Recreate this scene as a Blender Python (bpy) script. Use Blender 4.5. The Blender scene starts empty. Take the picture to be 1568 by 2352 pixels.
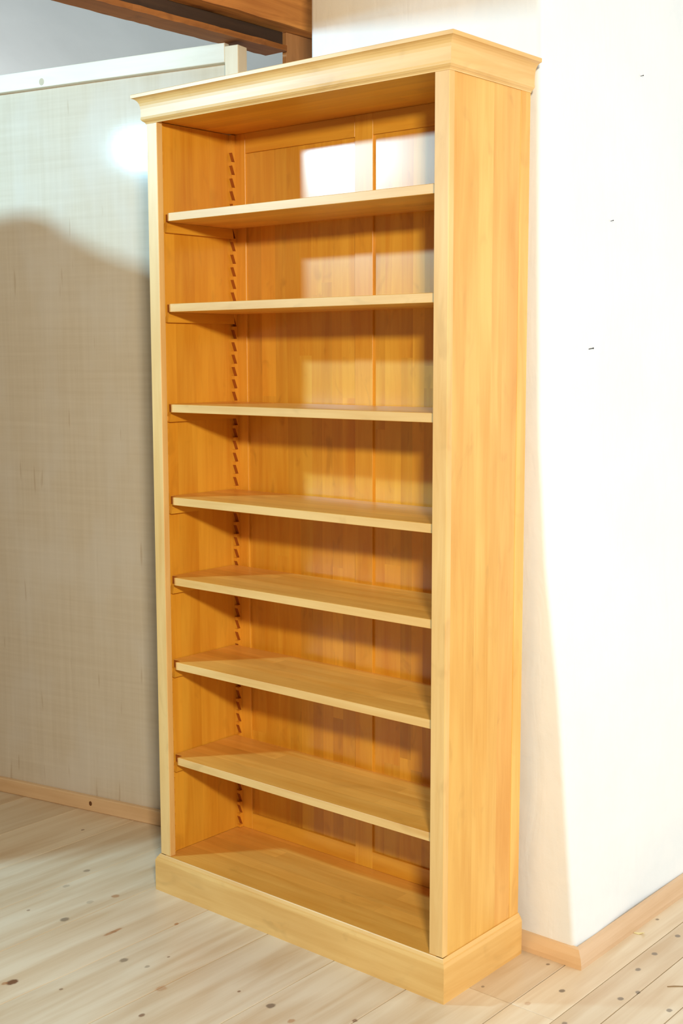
import bpy, bmesh, math, random
from mathutils import Vector, Matrix
random.seed(7)
S = bpy.context.scene
COL = S.collection

# ------------------------------------------------------------------ camera
CAM = dict(f=2905.6, loc=(2.5784, -2.2501, 1.4763), yaw=0.7053, pitch=-0.1221, roll=-0.0021)
cd = bpy.data.cameras.new('camera')
cd.sensor_fit = 'VERTICAL'; cd.sensor_height = 36.0
cd.lens = CAM['f'] / 2352 * 36.0
cd.clip_start = 0.05
cam = bpy.data.objects.new('camera', cd); COL.objects.link(cam)
sy, cy = math.sin(CAM['yaw']), math.cos(CAM['yaw'])
sp, cp = math.sin(CAM['pitch']), math.cos(CAM['pitch'])
fw = Vector((-sy*cp, cy*cp, sp)); rt = Vector((cy, sy, 0)); up = rt.cross(fw)
cr, sr = math.cos(CAM['roll']), math.sin(CAM['roll'])
r2 = rt*cr + up*sr; u2 = up*cr - rt*sr
m = Matrix((( r2.x, u2.x, -fw.x), (r2.y, u2.y, -fw.y), (r2.z, u2.z, -fw.z))).to_4x4()
m.translation = Vector(CAM['loc'])
cam.matrix_world = m
S.camera = cam

# ------------------------------------------------------------------ light
world = bpy.data.worlds.new('world'); S.world = world; world.use_nodes = True
bg = world.node_tree.nodes['Background']
bg.inputs[0].default_value = (0.86, 0.94, 1.0, 1); bg.inputs[1].default_value = 0.14

def area(name, loc, target, sx, sz, power, col, spread=math.pi):
    l = bpy.data.lights.new(name, 'AREA'); l.shape = 'RECTANGLE'; l.size = sx; l.size_y = sz
    l.energy = power; l.color = col; l.spread = spread
    o = bpy.data.objects.new(name, l); COL.objects.link(o)
    o.location = loc
    o.rotation_euler = (Vector(target) - Vector(loc)).to_track_quat('-Z', 'Y').to_euler()
    return o
area('work_lamp_light', (-1.42, -1.80, 2.46), (0.4, 0.2, 1.3), 0.17, 0.09, 58, (0.42, 0.76, 1.0))
area('bounced_lamp_light', (3.10, -2.45, 2.22), (0.5, 0.1, 1.0), 0.30, 0.16, 98, (1.0, 0.88, 0.68))
area('side_window_light', (4.2, 1.3, 1.6), (1.1, .9, .8), 1.5, 1.4, 50, (0.86, 0.94, 1.0))
area('rear_fill_light', (-5.0, 1.3, 1.4), (-1.2, 2.3, 2.7), 1.2, 1.2, 62, (0.93, 0.97, 1.0))  # added fill to brighten the roof lining; no rear window known

S.view_settings.view_transform = 'Standard'
S.view_settings.look = 'None'
S.view_settings.exposure = 0.22
S.view_settings.gamma = 1.0
S.view_settings.use_curve_mapping = False

# ------------------------------------------------------------------ helpers
def srgb(r, g, b):
    f = lambda c: (c/12.92 if c <= 0.04045 else ((c+0.055)/1.055)**2.4)
    return (f(r/255), f(g/255), f(b/255), 1)

class NT:
    def __init__(s, name):
        s.mat = bpy.data.materials.new(name); s.mat.use_nodes = True
        s.t = s.mat.node_tree; s.b = s.t.nodes['Principled BSDF']
    def n(s, typ, **kw):
        nd = s.t.nodes.new(typ)
        for k, v in kw.items(): setattr(nd, k, v)
        return nd
    def l(s, a, b): s.t.links.new(a, b)
    def put(s, sock, v):
        if hasattr(v, 'is_linked') or isinstance(v, bpy.types.NodeSocket): s.l(v, sock)
        else: sock.default_value = v
    def math(s, op, a, b=None, c=None, clamp=False):
        nd = s.n('ShaderNodeMath', operation=op, use_clamp=clamp)
        for i, v in enumerate((a, b, c)):
            if v is not None: s.put(nd.inputs[i], v)
        return nd.outputs[0]
    def mix(s, fac, a, b, mode='MIX'):
        nd = s.n('ShaderNodeMix', data_type='RGBA', blend_type=mode)
        s.put(nd.inputs[0], fac); s.put(nd.inputs[6], a); s.put(nd.inputs[7], b)
        return nd.outputs[2]
    def noise(s, vec, scale, detail=3, rough=.55, dist=0):
        nd = s.n('ShaderNodeTexNoise'); s.l(vec, nd.inputs['Vector'])
        nd.inputs['Scale'].default_value = scale; nd.inputs['Detail'].default_value = detail
        nd.inputs['Roughness'].default_value = rough; nd.inputs['Distortion'].default_value = dist
        return nd.outputs[0]
    def ramp(s, fac, stops):
        nd = s.n('ShaderNodeValToRGB'); s.l(fac, nd.inputs[0])
        e = nd.color_ramp.elements
        while len(e) < len(stops): e.new(0.5)
        for i, (p, c) in enumerate(stops): e[i].position = p; e[i].color = c
        return nd.outputs[0]
    def smooth(s, v, lo, hi):
        nd = s.n('ShaderNodeMapRange', interpolation_type='SMOOTHSTEP'); s.put(nd.inputs[0], v)
        nd.inputs[1].default_value = lo; nd.inputs[2].default_value = hi
        return nd.outputs[0]
    def vscale(s, vec, sc):
        nd = s.n('ShaderNodeVectorMath', operation='MULTIPLY'); s.l(vec, nd.inputs[0]); nd.inputs[1].default_value = sc
        return nd.outputs[0]
    def bump(s, h, strength, dist=0.002):
        nd = s.n('ShaderNodeBump'); s.l(h, nd.inputs['Height'])
        nd.inputs['Strength'].default_value = strength; nd.inputs['Distance'].default_value = dist
        s.l(nd.outputs[0], s.b.inputs['Normal'])

def wood(name, axis, c_dark, c_light, rough=.45, coat=0., coat_rough=.2, spec=.5, staves=None, fleck=.25, tone=True):
    """procedural timber, grain along `axis` (0 x, 1 y, 2 z)"""
    k = NT(name)
    tc = k.n('ShaderNodeTexCoord').outputs['Object']
    oi = k.n('ShaderNodeObjectInfo')
    rnd = k.math('MULTIPLY', oi.outputs['Random'], 13.0)
    cmb = k.n('ShaderNodeCombineXYZ')
    for i in range(3): k.l(rnd, cmb.inputs[i])
    ad = k.n('ShaderNodeVectorMath', operation='ADD'); k.l(tc, ad.inputs[0]); k.l(cmb.outputs[0], ad.inputs[1])
    v = ad.outputs[0]
    sc = [1, 1, 1]; sc[axis] = 0.07
    g = k.vscale(v, tuple(sc))
    a = k.noise(g, 34, 4, .6, .6)
    sc2 = [1, 1, 1]; sc2[axis] = 0.25
    b = k.noise(k.vscale(v, tuple(sc2)), 9, 2, .5)
    f = k.math('ADD', k.math('MULTIPLY', a, .55), k.math('MULTIPLY', b, .45))
    col = k.ramp(f, [(.33, c_dark), (.62, c_light)])
    # broad darker cloudy flecks of figured timber
    sc3 = [1, 1, 1]; sc3[axis] = 0.5
    fl = k.smooth(k.noise(k.vscale(v, tuple(sc3)), 17, 2, .5, 1.0), .58, .78)
    col = k.mix(k.math('MULTIPLY', fl, fleck), col, tuple(c*.62 for c in c_dark[:3]) + (1,))
    if staves:
        br = k.n('ShaderNodeTexBrick'); 
        mp = k.n('ShaderNodeMapping'); k.l(tc, mp.inputs[0]); mp.inputs['Rotation'].default_value = staves['rot']
        k.l(mp.outputs[0], br.inputs['Vector'])
        br.inputs['Color1'].default_value = (.90, .885, .86, 1); br.inputs['Color2'].default_value = (1.06, 1.06, 1.06, 1)
        br.inputs['Mortar'].default_value = (.8, .76, .7, 1)
        br.inputs['Scale'].default_value = 1; br.inputs['Mortar Size'].default_value = .0006
        br.inputs['Brick Width'].default_value = staves['l']; br.inputs['Row Height'].default_value = staves['w']
        br.offset = .37; br.inputs['Mortar Smooth'].default_value = 1.0
        col = k.mix(1.0, col, br.outputs[0], 'MULTIPLY')
    if tone: col = k.mix(1.0, col, oi.outputs['Color'], 'MULTIPLY')
    k.l(col, k.b.inputs['Base Color'])
    k.b.inputs['Roughness'].default_value = rough
    k.b.inputs['Specular IOR Level'].default_value = spec
    k.b.inputs['Coat Weight'].default_value = coat; k.b.inputs['Coat Roughness'].default_value = coat_rough
    k.bump(a, .08, .001)
    return k.mat

def box(bm, lo, hi):
    vs = [bm.verts.new((x, y, z)) for x in (lo[0], hi[0]) for y in (lo[1], hi[1]) for z in (lo[2], hi[2])]
    for f in ((0,1,3,2),(4,6,7,5),(0,4,5,1),(2,3,7,6),(0,2,6,4),(1,5,7,3)):
        bm.faces.new([vs[i] for i in f])
def prism(bm, poly, to3, a, b):
    """extrude a 2-D polygon between a and b; to3(p, t) -> xyz"""
    A = [bm.verts.new(to3(p, a)) for p in poly]; B = [bm.verts.new(to3(p, b)) for p in poly]
    n = len(poly)
    bm.faces.new(A); bm.faces.new(B[::-1])
    for i in range(n): bm.faces.new((A[i], B[i], B[(i+1) % n], A[(i+1) % n]))
def obj(name, bm, mat, parent=None, bevel=0., seg=1, smooth=False, tone=None):
    bmesh.ops.recalc_face_normals(bm, faces=bm.faces)
    if bevel: bmesh.ops.bevel(bm, geom=list(bm.edges), offset=bevel, segments=seg, affect='EDGES', profile=.5)
    me = bpy.data.meshes.new(name); bm.to_mesh(me); bm.free()
    if smooth:
        for p in me.polygons: p.use_smooth = True
    me.materials.append(mat)
    return link(name, me, parent, tone)
def link(name, me, parent=None, tone=None):
    o = bpy.data.objects.new(name, me); COL.objects.link(o)
    if parent is not None:
        o.parent = parent
        if parent.parent is None: o.matrix_parent_inverse = Matrix.Translation(parent.location).inverted()
    if tone is not None: o.color = (tone[0], tone[1], tone[2], 1) if hasattr(tone, '__len__') else (tone, tone, tone, 1)
    return o
def bobj(name, lo, hi, mat, parent=None, bevel=0., tone=None, seg=1):
    bm = bmesh.new(); box(bm, lo, hi); return obj(name, bm, mat, parent, bevel, seg, tone=tone)
def empty(name, loc):
    o = bpy.data.objects.new(name, None); COL.objects.link(o); o.location = loc; o.empty_display_size = .1
    return o
def tag(o, label=None, cat=None, kind=None, group=None):
    if label: o['label'] = label
    if cat: o['category'] = cat
    if kind: o['kind'] = kind
    if group: o['group'] = group
    return o

# ------------------------------------------------------------------ materials
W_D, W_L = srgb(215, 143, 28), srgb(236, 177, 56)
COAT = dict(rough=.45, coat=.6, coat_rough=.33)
P_D, P_L = srgb(218, 168, 94), srgb(236, 196, 128)  # paler front timber: lamp light on these faces put into the colour
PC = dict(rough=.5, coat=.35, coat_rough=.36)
S_D, S_L = srgb(220, 157, 62), srgb(238, 188, 98)  # half-pale side staves, the light on them mixed into the wood colour
M_vp = wood('lit_alder_upright', 2, P_D, P_L, **PC)
M_xp = wood('lit_alder_crosswise', 0, P_D, P_L, **PC)
M_yp = wood('lit_alder_depthwise', 1, P_D, P_L, **PC)
M_vs = wood('half_lit_alder_upright', 2, S_D, S_L, **COAT)
M_shp = wood('half_lit_alder_shelf_staves', 0, srgb(216, 152, 56), srgb(237, 184, 90), staves=dict(rot=(0,0,0), l=.42, w=.046), **COAT)  # shelf boards lightened in colour for the light they catch
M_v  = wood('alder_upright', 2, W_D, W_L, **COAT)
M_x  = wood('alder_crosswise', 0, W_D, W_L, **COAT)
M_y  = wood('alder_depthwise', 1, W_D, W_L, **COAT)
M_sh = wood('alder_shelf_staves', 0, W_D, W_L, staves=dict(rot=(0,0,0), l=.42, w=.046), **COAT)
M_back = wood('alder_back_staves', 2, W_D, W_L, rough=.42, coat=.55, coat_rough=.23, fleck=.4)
M_notch_shade = wood('alder_notch_shade', 2, srgb(150, 78, 14), srgb(172, 96, 24), rough=.6, tone=False)  # shade inside rack and shelf notches, painted as darker wood
M_floor_name = 'pine_floorboards'
M_pine = wood('pale_planed_pine', 0, srgb(222, 210, 186), srgb(238, 230, 212), rough=.5, fleck=.1)
M_pinev = wood('pale_planed_pine_upright', 2, srgb(226, 204, 166), srgb(238, 222, 192), rough=.5, fleck=.1)
M_base = wood('pine_skirting', 0, srgb(214, 172, 124), srgb(228, 192, 148), rough=.4, fleck=.15)
M_basey = wood('pine_skirting_depthwise', 1, srgb(206, 168, 128), srgb(220, 186, 150), rough=.4, fleck=.15)
M_beam = wood('old_timber', 1, srgb(170, 96, 36), srgb(232, 158, 76), rough=.7, fleck=.75)
M_dark = wood('dark_old_timber', 1, srgb(52, 36, 24), srgb(76, 54, 36), rough=.85, fleck=.4)
M_brown = wood('brown_timber', 1, srgb(124, 70, 24), srgb(170, 106, 44), rough=.75, fleck=.4)
M_postw = wood('brown_timber_upright', 2, srgb(158, 104, 56), srgb(188, 134, 80), rough=.7, fleck=.3)

def mat_floor():
    k = NT(M_floor_name)
    P = k.n('ShaderNodeNewGeometry').outputs['Position']
    oi = k.n('ShaderNodeObjectInfo')
    cmb = k.n('ShaderNodeCombineXYZ'); k.l(k.math('MULTIPLY', oi.outputs['Random'], 9.), cmb.inputs[1])
    ad = k.n('ShaderNodeVectorMath', operation='ADD'); k.l(P, ad.inputs[0]); k.l(cmb.outputs[0], ad.inputs[1])
    v = ad.outputs[0]
    a = k.noise(k.vscale(v, (1, .06, 1)), 30, 4, .6, .5)
    b = k.noise(k.vscale(v, (1, .18, 1)), 10, 2, .5, .4)
    f = k.math('ADD', k.math('MULTIPLY', a, .5), k.math('MULTIPLY', b, .5))
    col = k.ramp(f, [(.34, srgb(202, 174, 138)), (.6, srgb(224, 207, 180))])
    col = k.mix(1., col, oi.outputs['Color'], 'MULTIPLY')
    sep = k.n('ShaderNodeSeparateXYZ'); k.l(P, sep.inputs[0])
    wob = k.math('MULTIPLY', k.math('SUBTRACT', k.noise(P, 60, 2), .5), .9)
    for (x, y, rx, ry, c, s) in KNOTS:
        dx = k.math('DIVIDE', k.math('SUBTRACT', sep.outputs[0], x), rx)
        dy = k.math('DIVIDE', k.math('SUBTRACT', sep.outputs[1], y), ry)
        d = k.math('ADD', k.math('SQRT', k.math('ADD', k.math('MULTIPLY', dx, dx), k.math('MULTIPLY', dy, dy))), wob)
        inside = k.math('MULTIPLY', k.math('SUBTRACT', 1., k.smooth(d, .65, 1.2)), s)
        col = k.mix(inside, col, c)
    k.l(col, k.b.inputs['Base Color'])
    k.b.inputs['Roughness'].default_value = .38
    k.b.inputs['Coat Weight'].default_value = .35; k.b.inputs['Coat Roughness'].default_value = .3
    k.bump(a, .08, .001)
    return k.mat

def floor_pt(px, py):
    """pixel of the photograph -> point on the floor (used once, to lay the knots where the boards have them)"""
    d = fw + r2*((px-784)/CAM['f']) - u2*((py-1176)/CAM['f'])
    o = Vector(CAM['loc']); return o - d*(o.z/d.z)
kb, kg, kr = srgb(104, 58, 26), srgb(112, 96, 80), srgb(168, 112, 66)
KNOTS = []
for (px, py, r, c, s) in [(28, 2256, .013, kb, .95), (10, 2259, .007, kr, .7), (149, 2112, .011, kg, .75), (199, 2000, .009, kg, .6),
        (284, 2205, .010, kg, .7), (152, 2035, .009, kg, .35), (207, 2072, .009, kg, .3), (265, 2058, .010, kr, .7), (140, 2272, .005, kb, .6),
        (325, 2332, .007, kb, .75), (338, 2220, .006, kg, .5), (387, 2198, .004, kb, .6), (370, 2270, .012, kr, .5), (549, 2277, .004, kb, .7),
        (622, 2310, .010, kg, .85), (669, 2345, .008, kr, .6), (815, 2344, .006, kb, .7), (190, 1906, .005, kb, .7), (65, 2091, .004, kb, .6),
        (1290, 2276, .007, kg, .9), (1424, 2294, .007, kg, .85), (1465, 2227, .007, kg, .85), (1503, 2191, .007, kg, .85), (1509, 2112, .005, kg, .8),
        (1556, 2150, .007, kg, .85), (1465, 2279, .006, kg, .8), (1537, 2321, .007, kg, .8), (1258, 2215, .005, kg, .8), (1109, 2266, .004, kg, .7),
        (1296, 2350, .006, kg, .8), (1212, 2305, .007, kr, .4), (262, 2140, .006, kb, .5), (405, 2122, .006, kr, .8)]:
    p = floor_pt(px, py); KNOTS.append((p.x, p.y, r, r*1.25, c, s))
KNOTS.append((floor_pt(258, 2141).x, floor_pt(258, 2141).y, .006, .035, kr, .75))
M_floor = mat_floor()

def mat_plaster():
    k = NT('white_limewash')
    P = k.n('ShaderNodeNewGeometry').outputs['Position']
    sep = k.n('ShaderNodeSeparateXYZ'); k.l(P, sep.inputs[0])
    a = k.noise(P, 3.5, 4, .55); b = k.noise(P, 22, 5, .6); 
    s = k.noise(k.vscale(P, (1, 1, .25)), 14, 3, .6, 1.)
    col = k.ramp(a, [(.35, srgb(236, 240, 242)), (.65, srgb(247, 247, 246))])
    # cream tone towards the top left of the pier
    cream = k.math('MULTIPLY', k.smooth(k.math('ADD', sep.outputs[2], k.math('MULTIPLY', a, .02)), 2.345, 2.375),
                   k.math('SUBTRACT', 1., k.smooth(sep.outputs[0], .30, .75)))
    col = k.mix(cream, col, srgb(232, 220, 198))
    k.l(col, k.b.inputs['Base Color']); k.b.inputs['Roughness'].default_value = .8
    h = k.math('ADD', k.math('MULTIPLY', a, 1.), k.math('ADD', k.math('MULTIPLY', b, .18), k.math('MULTIPLY', s, .3)))
    k.bump(h, .35, .02)
    return k.mat
M_plaster = mat_plaster()

def mat_simple(name, c, rough=.8, nscale=6, amt=.08):
    k = NT(name)
    P = k.n('ShaderNodeNewGeometry').outputs['Position']
    a = k.noise(P, nscale, 4)
    k.l(k.ramp(a, [(.3, tuple(x*(1-amt) for x in c[:3]) + (1,)), (.7, c)]), k.b.inputs['Base Color'])
    k.b.inputs['Roughness'].default_value = rough
    return k.mat
M_ceil = mat_simple('grey_roof_lining', srgb(216, 220, 218), .85, 3)
M_wallfar = mat_simple('plain_wall', srgb(214, 210, 202), .85, 3)
M_sub = mat_simple('subfloor', srgb(150, 118, 80), .8, 8)
M_metal = mat_simple('dark_steel', srgb(46, 44, 44), .6, 40)
M_caster = mat_simple('shadow_caster_cloth', srgb(186, 158, 118), .9, 30)  # cloth of the added shadow caster
M_splint = mat_simple('splinter', srgb(150, 120, 80), .6, 60)
M_shav = mat_simple('fresh_shaving', srgb(238, 226, 170), .5, 60)

def mat_board():
    """sheet of varnished fibre board with a faint woven figure"""
    k = NT('fibre_board')
    tc = k.n('ShaderNodeTexCoord').outputs['Object']
    warp = k.noise(k.vscale(tc, (60, 1, 2)), 1, 3, .6)
    weft = k.noise(k.vscale(tc, (2, 1, 70)), 1, 3, .6)
    blot = k.noise(k.vscale(tc, (3, 1, 2)), 1.6, 3, .5)
    base = k.ramp(k.math('ADD', k.math('MULTIPLY', warp, .5), k.math('MULTIPLY', weft, .5)), [(.30, srgb(206, 192, 170)), (.68, srgb(219, 207, 187))])
    base = k.mix(k.math('MULTIPLY', k.smooth(blot, .4, .7), .5), base, srgb(220, 213, 202))
    thread = k.smooth(k.noise(k.vscale(tc, (45, 1, 5)), 1, 1, .5), .69, .75)
    base = k.mix(k.math('MULTIPLY', thread, .3), base, srgb(166, 136, 98))
    k.l(base, k.b.inputs['Base Color'])
    k.b.inputs['Roughness'].default_value = .10
    k.b.inputs['Specular IOR Level'].default_value = .16
    k.bump(k.math('ADD', warp, weft), .03, .001)
    return k.mat
M_board = mat_board()

# ------------------------------------------------------------------ setting: floor
floor = bobj('floor', (-7.5, -4.2, -.10), (4.4, 3.0, -.022), M_sub)
tag(floor, kind='structure', label='pale pine board floor with dark knots and open joints')
joints = [-1.81, -1.585, -1.36, -1.14, -.915, -.69, -.465, -.235, -.025, .198, .42, .645, .867, 1.091, 1.205, 1.292, 1.40, 1.512, 1.625, 1.74, 1.85, 1.96, 2.18, 2.40]
for i in range(len(joints)-1):
    x0, x1 = joints[i], joints[i+1]
    g = .0012 if 0 < x0 else .0005
    ends = [-3.2]; y = -3.2 + random.uniform(.6, 2.2)
    while y < 2.4: ends.append(y); y += random.uniform(1.6, 2.6)
    ends.append(2.9)
    if .86 < x0 < 1.2: ends = [-3.2, -1.9, .0930, 1.9, 2.9]
    else: ends = [e for e in ends if not -.6 < e < 1.2]
    for j in range(len(ends)-1):
        t = random.uniform(.9, 1.06); wv = random.uniform(-.03, .02)
        bobj('plank', (x0+g, ends[j]+.0008, -.022), (x1-g, ends[j+1]-.0008, 0), M_floor, floor, bevel=.0008, tone=(t, t+wv*.5, t+wv))

# ------------------------------------------------------------------ setting: the white pier with a battered, uneven corner
def pier():
    bm = bmesh.new()
    zs = [0, .04, .34, .66, .975, 1.29, 1.6, 2.0, 2.29, 2.6, 3.4]
    cx = [1.1065, 1.103, 1.076, 1.047, 1.006, .983, .975, .967, .961, .957, .95]
    def cxz(z):
        for i in range(len(zs)-1):
            if zs[i] <= z <= zs[i+1]:
                t = (z-zs[i])/(zs[i+1]-zs[i]); return cx[i]*(1-t)+cx[i+1]*t
    yf, r = .36, .014
    NZ = 70
    rings = []
    for k in range(NZ+1):
        z = 3.4*k/NZ; c = cxz(z)
        ring = []
        xl = .2512
        path = [(xl, 2.6), (xl, 1.2), (xl, yf+.01), (xl+.004, yf+.002), (xl+.012, yf)]
        path += [(xl + (c-r-xl)*t, yf) for t in (.15, .3, .45, .6, .75, .88, 1.)]
        path += [(c-r+r*math.sin(a), yf+r-r*math.cos(a)) for a in (math.radians(q) for q in (22, 45, 68, 90))]
        path += [(c, yf+q) for q in (.1, .2, .3, .45, .6, .8, 1.1, 1.5, 2.24)]
        for i, (x, y) in enumerate(path):
            w = .0035*math.sin(z*3.1+i*1.3)*(i > 15)
            ring.append(bm.verts.new((x+w, y, z)))
        rings.append(ring)
    for a, b in zip(rings, rings[1:]):
        for i in range(len(a)-1): bm.faces.new((a[i], a[i+1], b[i+1], b[i]))
    bm.faces.new(rings[-1]); bm.faces.new(rings[0][::-1])
    a0 = [r[0] for r in rings]; a1 = [r[-1] for r in rings]
    for i in range(NZ): bm.faces.new((a1[i], a0[i], a0[i+1], a1[i+1]))
    o = obj('wall_right', bm, M_plaster, smooth=True)
    return tag(o, kind='structure', label='white limewashed pier with an uneven rounded corner behind the bookcase')
pier()

# skirting round the pier: a sloping moulding, mitred at the corner
PROF = [(0, 0), (.028, 0), (.028, .012), (.022, .026), (.010, .040), (0, .042)]
def skirting(name, to3, a, b, mat, label):
    bm = bmesh.new()
    A = [bm.verts.new(to3(o, z, a(o))) for o, z in PROF]; B = [bm.verts.new(to3(o, z, b(o))) for o, z in PROF]
    n = len(PROF); bm.faces.new(A); bm.faces.new(B[::-1])
    for i in range(n): bm.faces.new((A[i], B[i], B[(i+1) % n], A[(i+1) % n]))
    return tag(obj(name, bm, mat), kind='structure', label=label)
skirting('baseboard_front', lambda o, z, t: (t, .363-o, z), lambda o: .26, lambda o: 1.108+o, M_base, 'short pine skirting piece between bookcase and pier corner')
skirting('baseboard_right', lambda o, z, t: (1.108+o, t, z), lambda o: .363-o, lambda o: 2.5, M_basey, 'pine skirting running back along the white pier')

# ------------------------------------------------------------------ setting: board partition, turned a little to the bookcase
PA = Vector((-1.0273, .1775, 0)); PT = Vector((.98009, .19854, 0)); PANG = math.atan2(PT.y, PT.x)
wl = empty('wall_left', PA); wl.rotation_euler = (0, 0, PANG)
tag(wl, kind='structure', label='fibre board partition with a pale top rail')
def local(name, lo, hi, mat, bevel=0, tone=None):
    bm = bmesh.new(); box(bm, lo, hi)
    o = obj(name, bm, mat, None, bevel, tone=tone); o.parent = wl; return o
local('panel', (-2.4, .020, 0), (1.00, .032, 2.345), M_board)
local('top_rail', (-2.4, -.004, 2.306), (.966, .0195, 2.360), M_pine, .0015)
local('end_post', (.9675, -.006, .0), (1.013, .040, 2.349), M_pinev, .0015)
bl = local('skirting', (-2.4, 0, 0), (.966, .0195, .049), M_base, .003)
def disc(name, cx, cz, y, rx, rz, mat, par):
    bm = bmesh.new(); n = 12
    poly = [(cx+rx*math.cos(2*math.pi*i/n), cz+rz*math.sin(2*math.pi*i/n)) for i in range(n)]
    prism(bm, poly, lambda p, t: (p[0], t, p[1]), y-.0004, y+.003)
    o = obj(name, bm, mat); o.parent = par; return o
M_knot = mat_simple('knot', srgb(110, 66, 30), .5, 80)
M_knotp = mat_simple('pale_knot', srgb(196, 176, 142), .5, 80)
disc('knot', .3985, .027, 0, .006, .008, M_knot, wl)
disc('knot', .285, 2.322, -.004, .010, .011, M_knotp, wl)

# far walls and roof lining
def quad(name, pts, mat, label):
    bm = bmesh.new(); n = (Vector(pts[1])-Vector(pts[0])).cross(Vector(pts[2])-Vector(pts[0])).normalized()
    A = [bm.verts.new(p) for p in pts]; B = [bm.verts.new(Vector(p)-n*.06) for p in pts]
    bm.faces.new(A); bm.faces.new(B[::-1])
    for i in range(4): bm.faces.new((A[i], A[(i+1) % 4], B[(i+1) % 4], B[i]))
    return tag(obj(name, bm, mat), kind='structure', label=label)
quad('wall_back', [(-7.5, 2.65, -.1), (4.4, 2.65, -.1), (4.4, 2.65, 2.45), (-7.5, 2.65, 2.45)], M_ceil, 'grey rear wall behind the partition')
quad('ceiling', [(-7.5, 2.65, 2.45), (4.4, 2.65, 2.45), (4.4, -.3, 4.1), (-7.5, -.3, 4.1)], M_ceil, 'smooth grey sloping roof lining')
quad('ceiling', [(-7.5, -.3, 4.1), (4.4, -.3, 4.1), (4.4, -1.6, 4.1), (-7.5, -1.6, 4.1)], M_ceil, 'flat top of the roof lining')

# ------------------------------------------------------------------ old roof timbers
YN = -1.4
def beam():
    bm = bmesh.new(); box(bm, (-.16, YN, 2.42), (.023, 2.3, 2.74))
    bmesh.ops.subdivide_edges(bm, edges=[e for e in bm.edges if abs(e.verts[0].co.y-e.verts[1].co.y) > 1], cuts=40)
    for v in bm.verts:
        v.co.x += random.uniform(-.002, .002); v.co.z += random.uniform(-.0015, .0015)
    return obj('ceiling_beam', bm, M_beam)
tag(beam(), 'thick weathered brown roof beam, uppermost of the stacked timbers', 'beam')
tag(bobj('packing_timber', (-.14, YN, 2.377), (-.040, .566, 2.4185), M_dark, bevel=.002), 'dark narrow timber packed between roof beam and brown plank', 'timber')
def pl():
    bm = bmesh.new(); box(bm, (-.103, YN, 2.360), (-.016, .558, 2.376))
    bmesh.ops.subdivide_edges(bm, edges=[e for e in bm.edges if abs(e.verts[0].co.y-e.verts[1].co.y) > 1], cuts=80)
    for v in bm.verts: v.co.x += random.uniform(-.0025, .0025)
    return obj('ceiling_plank', bm, M_brown)
tag(pl(), 'rough brown plank, lowest of the timbers, touching the partition post', 'plank')
tag(bobj('timber_post', (-.047, .570, 0), (-.030, .76, 2.4175), M_postw, bevel=.001), 'brown upright board under the thick roof beam beside the white pier', 'post')

# ------------------------------------------------------------------ bookcase
W, D = .9649, .3187
HP, HB, HC, HT = .0864, .1035, 2.085, 2.150      # plinth, bottom board top, carcass top, cornice top
bc = empty('bookcase', (W/2, D/2, 0))
tag(bc, 'tall oiled alder bookcase with seven adjustable shelves, cornice and plinth', 'bookcase')
def tn(a=.94, b=1.05, warm=.03):
    t = random.uniform(a, b); w = random.uniform(-warm, warm); return (t, t*(1-w*.4), t*(1-w))
SW = .039   # face-frame stile width
for x0 in (0, W-SW):
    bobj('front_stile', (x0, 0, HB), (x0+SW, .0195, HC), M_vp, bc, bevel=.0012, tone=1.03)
# side panels, glued up of upright staves
lp = bobj('side_panel', (0.0005, .0197, 0), (.0155, D, HC-.002), M_v, bc)
widths = [.094, .057, .044, .0645]
y = .0199
for wd in (.052, .071, .060, .0665, .0485):
    bobj('stave', (.0156, y, HB+.0005), (.020, y+wd, HC-.002), M_v, lp, tone=tn(.95, 1.03)); y += wd
rp = bobj('side_panel', (W-.020, .0197, 0), (W-.0055, D, HC-.002), M_v, bc)
y = .0199
for wd, t in zip(widths, ((.97, .95, .90), (1.03, 1.04, 1.06), (.99, .98, .97), (1.0, .92, .90))):
    bobj('stave', (W-.0054, y, .02), (W-.0012, y+wd, HC-.002), M_vs, rp, tone=t); y += wd
bobj('back_lipping', (W-.0054, y+.0002, .02), (W, D, HC-.002), M_vs, rp, bevel=.0008, tone=(1.06, 1.07, 1.08))
# back: frame and two panels of upright staves
IX0, IX1 = .0202, W-.0202
BY = .293
C0, C1 = .460, .519
ZR0, ZR1 = .152, 2.031
for a, b in ((IX0, .068), (C0, C1), (IX1-.048, IX1)):
    bobj('back_stile', (a, BY, HB+.0003), (b, BY+.020, HC-.001), M_v, bc, bevel=.0006, tone=tn(1.0, 1.05))
for a, b in ((.0682, C0-.0002), (C1+.0002, IX1-.0482)):
    bobj('back_rail', (a, BY, ZR1), (b, BY+.020, HC-.001), M_x, bc, bevel=.0006, tone=tn(.98, 1.02))
    bobj('back_rail', (a, BY, HB+.0003), (b, BY+.020, ZR0), M_x, bc, bevel=.0006, tone=tn(.98, 1.02))
    bp = bobj('back_panel', (a, BY+.0105, ZR0+.0002), (b, BY+.0195, ZR1-.0002), M_back, bc)
    x = a
    while x < b-.001:
        wd = random.choice((.028, .036, .044, .052))
        if b-x-wd < .02: wd = b-x
        # each stave is finger-jointed at its own heights
        cuts = [ZR0+.0003] + sorted(random.uniform(.3, 1.9) for _ in range(2)) + [ZR1-.0003]
        for z0, z1 in zip(cuts, cuts[1:]):
            bobj('stave', (x, BY+.0065, z0), (x+wd, BY+.0104, z1), M_back, bp, tone=tn(.84, 1.06, .05))
        x += wd
# top and bottom boards
bobj('top_panel', (IX0, .0197, HC-.0008), (IX1, BY+.02, HC+.018), M_sh, bc)
bobj('bottom_panel', (.0202, .0005, HB-.022), (IX1, BY+.019, HB), M_shp, bc, tone=(.98,.95,.9))

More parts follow.
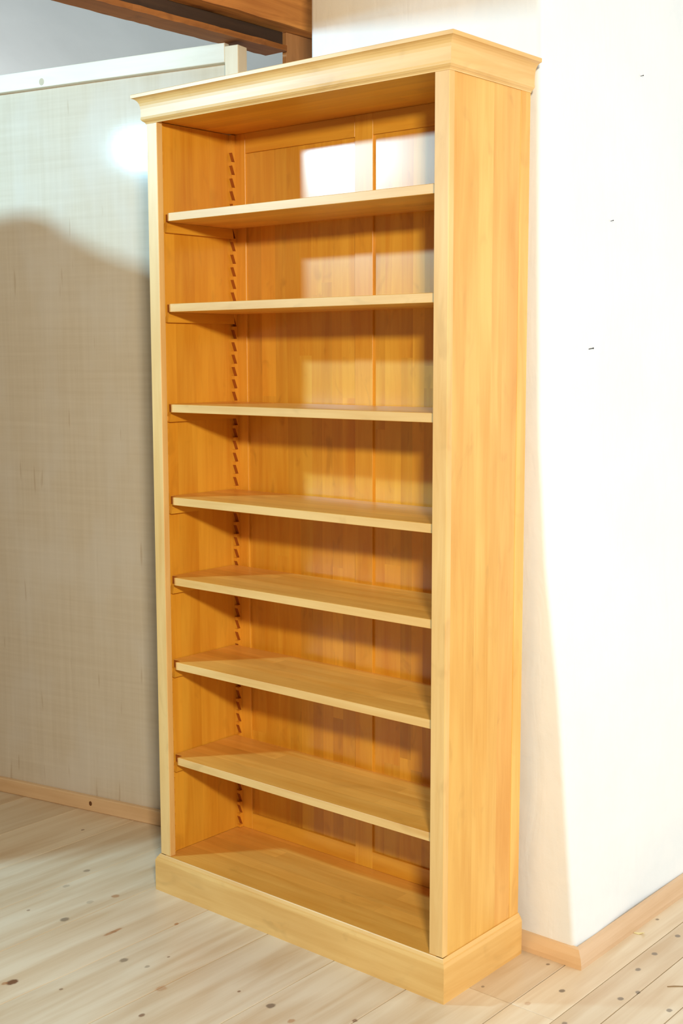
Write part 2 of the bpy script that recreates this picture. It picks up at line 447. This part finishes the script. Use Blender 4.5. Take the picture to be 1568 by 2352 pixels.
# saw-tooth racks in the four corners
PITCH = .0345
def rack_mesh(sign, th=.012):
    """profile in y-z, tooth side towards -y; 12 mm thick in x"""
    bm = bmesh.new(); z = HB+.001
    pts = [(0, z)]
    zz = .1118
    prof = [(-.0145, z)]
    while zz < 2.012:
        prof += [(-.0145, zz), (-.0035, zz+.0005), (-.0135, zz+.0255)]
        zz += PITCH
    prof += [(-.0145, zz), (-.0145, HC-.003)]
    poly = [(0, z)] + prof + [(0, HC-.003)]
    prism(bm, poly, lambda p, t: (t, sign*p[0], p[1]), 0, th)
    bm.normal_update()
    for f in bm.faces:
        c = [v.co for v in f.verts]
        if len(c) == 4 and abs(max(q.z for q in c)-min(q.z for q in c)-.0250) < .001: f.material_index = 1
    return bm
o = obj('sawtooth_rack', rack_mesh(1), M_v); rb = o.data; rb.materials.append(M_notch_shade)
o.parent = bc; o.matrix_parent_inverse = Matrix.Translation(bc.location).inverted(); o.location = (.0202, BY-.0003, 0)
o2 = link('sawtooth_rack', rb, bc); o2.location = (W-.0202-.012, BY-.0003, 0)
o3 = obj('sawtooth_rack', rack_mesh(-1, .005), M_v, bc); o3.data.materials.append(M_notch_shade); o3.location = (.0202, .0198, 0)
o4 = link('sawtooth_rack', o3.data, bc); o4.location = (W-.0202-.005, .0198, 0)

# shelves with notched front corners, each on two battens
ZS = [1.8495, 1.6155, 1.352, 1.104, .8855, .652, .384]
TH = .0215
def shelf_mesh():
    bm = bmesh.new()
    a, b = .0220, W-.0220; nx, ny = .0280, .0190
    yf, yb = .0215, BY-.016
    pl = [(a, yf+ny), (a+nx, yf+ny), (a+nx, yf), (b-nx, yf), (b-nx, yf+ny), (b, yf+ny), (b, yb), (a, yb)]
    prism(bm, pl, lambda p, t: (p[0], p[1], t), -TH, 0)
    for f in bm.faces:      # shade in the corner notches, put into the colour
        c = f.calc_center_median()
        if len(f.verts) == 4 and (c.x < a+nx+.001 or c.x > b-nx-.001): f.material_index = 1
        elif len(f.verts) == 4 and c.y < yf+.001: f.material_index = 2      # front edge paler, lamp light put into its colour
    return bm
bm = shelf_mesh(); sm = obj('shelf', bm, M_shp, bc, bevel=.0009, tone=1.02).data; sm.materials.append(M_notch_shade); sm.materials.append(M_xp)
first = [o for o in bc.children if o.name == 'shelf'][0]
bat = None
def batten_mesh():
    bm = bmesh.new()
    poly = [(.0365, 0), (BY-.0165, 0), (BY-.0125, -.026), (.0325, -.026)]
    prism(bm, poly, lambda p, t: (t, p[0], p[1]), 0, .013)
    return bm
bmo = obj('shelf_batten', batten_mesh(), M_y, bc, tone=.97)
for i, z in enumerate(ZS):
    if i == 0: o = first
    else:
        o = link('shelf', sm, bc, 1.0); t = tn(.98, 1.05); o.color = (*t, 1)
    o.location = (0, 0, z)
    for j, x in enumerate((.0203, W-.0203-.013)):
        b = bmo if (i, j) == (0, 0) else link('shelf_batten', bmo.data, bc, .97)
        b.location = (x, 0, z-TH-.0003)

# mouldings run round three sides, mitred
def moulding(name, prof, mat_x, mat_y, tone=None):
    n = len(prof)
    def piece(f3a, f3b, mat):
        bm = bmesh.new()
        A = [bm.verts.new(f3a(o, z)) for o, z in prof]; B = [bm.verts.new(f3b(o, z)) for o, z in prof]
        bm.faces.new(A); bm.faces.new(B[::-1])
        for i in range(n): bm.faces.new((A[i], B[i], B[(i+1) % n], A[(i+1) % n]))
        obj(name, bm, mat, bc, tone=tone)
    piece(lambda o, z: (-o, -o, z), lambda o, z: (W+o, -o, z), mat_x)
    piece(lambda o, z: (W+o, -o, z), lambda o, z: (W+o, D, z), mat_y)
    piece(lambda o, z: (-o, -o, z), lambda o, z: (-o, D, z), mat_y)
cor = [(.0004, HC-.008), (.0012, HC-.008), (.0020, HC-.0055), (.0060, HC-.0015), (.0063, HC-.0022), (.0104, HC+.0025), (.0108, HC+.0045), (.0100, HC+.009), (.0100, HC+.020),
       (.0104, HC+.029), (.0114, HC+.0365), (.0132, HC+.0430), (.0162, HC+.0485), (.0202, HC+.0525), (.0245, HC+.0548),
       (.0264, HC+.0553), (.0282, HC+.0560), (.0284, HT-.0012), (.0274, HT), (.0004, HT)]
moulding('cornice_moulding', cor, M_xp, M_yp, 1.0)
bobj('cornice_top', (.0006, .0006, HC+.0185), (W-.0006, D, HT-.0005), M_x, bc)
pli = [(.0004, 0), (.0117, 0), (.0117, HP-.002), (.0112, HP), (.0085, HP+.006), (.0080, HP+.0085), (.0065, HP+.009), (.0030, HP+.0150), (.0015, HB-.0003), (.0004, HB-.0003)]
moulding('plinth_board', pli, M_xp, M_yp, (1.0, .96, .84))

# ------------------------------------------------------------------ unseen shape added left of the view, outlined to throw shade on the partition
def add_shadow_caster():
    L = Vector((-1.42, -1.80, 2.46)); SF = .6; PN = Vector((-PT.y, PT.x, 0))
    prof = [(-1.3, 1.60), (-.9, 1.66), (-.6, 1.72), (-.3, 1.80), (-.12, 1.885), (0, 1.938), (.07, 1.950), (.16, 1.955), (.24, 1.935), (.307, 1.888), (.36, 1.862), (.428, 1.828), (.52, 1.80), (.62, 1.772), (.648, 1.758), (.66, 1.72)]
    bm = bmesh.new(); cols = []
    for i, (u, z) in enumerate(prof):
        P = PA + PT*u + PN*.02; Q = L + (P-L)*SF; zt = L.z + (z-L.z)*SF
        fold = .012*math.sin(i*1.9)
        col = []
        for dy, zz in ((fold, 0), (fold*.6, zt*.35), (fold*.5, zt*.7), (0, zt-.03), (-.012, zt-.008), (-.05, zt), (-.11, zt-.008), (-.13, zt-.03), (-.13-fold, zt*.6), (-.14-fold, 0)):
            col.append(bm.verts.new((Q.x + PN.x*dy, Q.y + PN.y*dy, zz)))
        cols.append(col)
    for a, b in zip(cols, cols[1:]):
        for i in range(len(a)-1): bm.faces.new((a[i], b[i], b[i+1], a[i+1]))
        bm.faces.new((a[-1], b[-1], b[0], a[0]))
    bm.faces.new(cols[0]); bm.faces.new(cols[-1][::-1])
    return tag(obj('shadow_caster', bm, M_caster, smooth=True), 'unseen beige draped shape added to cast the rounded shadow on the partition', 'covered boards')
add_shadow_caster()

# ------------------------------------------------------------------ small things
def cyl_between(name, p, q, r, mat, n=8):
    p, q = Vector(p), Vector(q); d = (q-p).normalized(); a = d.orthogonal().normalized(); b = d.cross(a)
    bm = bmesh.new()
    A = [bm.verts.new(p + (a*math.cos(2*math.pi*i/n) + b*math.sin(2*math.pi*i/n))*r) for i in range(n)]
    B = [bm.verts.new(q + (a*math.cos(2*math.pi*i/n) + b*math.sin(2*math.pi*i/n))*r) for i in range(n)]
    H = [bm.verts.new(q + d*.0006 + (a*math.cos(2*math.pi*i/n) + b*math.sin(2*math.pi*i/n))*r*1.9) for i in range(n)]
    H2 = [bm.verts.new(q + d*.0018 + (a*math.cos(2*math.pi*i/n) + b*math.sin(2*math.pi*i/n))*r*1.9) for i in range(n)]
    bm.faces.new(A[::-1]); bm.faces.new(H2)
    for X, Y in ((A, B), (B, H), (H, H2)):
        for i in range(n): bm.faces.new((X[i], X[(i+1) % n], Y[(i+1) % n], Y[i]))
    return obj(name, bm, mat)
def pier_pt(px, py, x):
    d = fw + r2*((px-784)/CAM['f']) - u2*((py-1176)/CAM['f']); o = Vector(CAM['loc'])
    return o + d*((x-o.x)/d.x)
a, b = pier_pt(1339, 804, .974), pier_pt(1361, 800, .985)
tag(cyl_between('nail', a, b, .0011, M_metal), 'thin dark nail sticking out of the white pier at mid height', 'nail')
a, b = pier_pt(1471, 174.5, .965), pier_pt(1476, 173.5, .972)
tag(cyl_between('nail', a, b, .0008, M_metal), 'tiny nail high on the white pier, uppermost of three', 'nail')
a, b = pier_pt(1402, 507.5, .970), pier_pt(1407, 506.5, .977)
tag(cyl_between('nail', a, b, .0008, M_metal), 'tiny nail on the white pier between the other two nails', 'nail')

def curl(name, pts, w, mat, label):
    bm = bmesh.new(); A, B = [], []
    for i, p in enumerate(pts):
        p = Vector(p); t = i/(len(pts)-1); ww = w*(.5+math.sin(math.pi*t)*.5)
        q = Vector(pts[min(i+1, len(pts)-1)]) - Vector(pts[max(i-1, 0)])
        s = q.cross(Vector((0, 0, 1))).normalized()*ww/2
        A.append([bm.verts.new(p-s), bm.verts.new(p+s), bm.verts.new(p+s+Vector((0, 0, .0012))), bm.verts.new(p-s+Vector((0, 0, .0012)))])
    for X, Y in zip(A, A[1:]):
        for i in range(4): bm.faces.new((X[i], X[(i+1) % 4], Y[(i+1) % 4], Y[i]))
    bm.faces.new(A[0][::-1]); bm.faces.new(A[-1])
    return tag(obj(name, bm, mat), label, 'shaving')
p = floor_pt(1463, 2143)
sx = 1.1375
curl('wood_shaving', [(sx, p.y-.005, .0004), (sx+.012, p.y-.002, .0004), (sx+.022, p.y+.003, .003), (sx+.026, p.y-.006, .0075)], .010, M_shav, 'small pale curled wood shaving on the floor against the pier skirting')
p = floor_pt(1548, 2266)
curl('wood_splinter', [(p.x-.012, p.y-.012, .0003), (p.x, p.y, .0004), (p.x+.02, p.y+.016, .0004)], .004, M_splint, 'thin brown wood splinter lying on the floorboards by the frame edge')
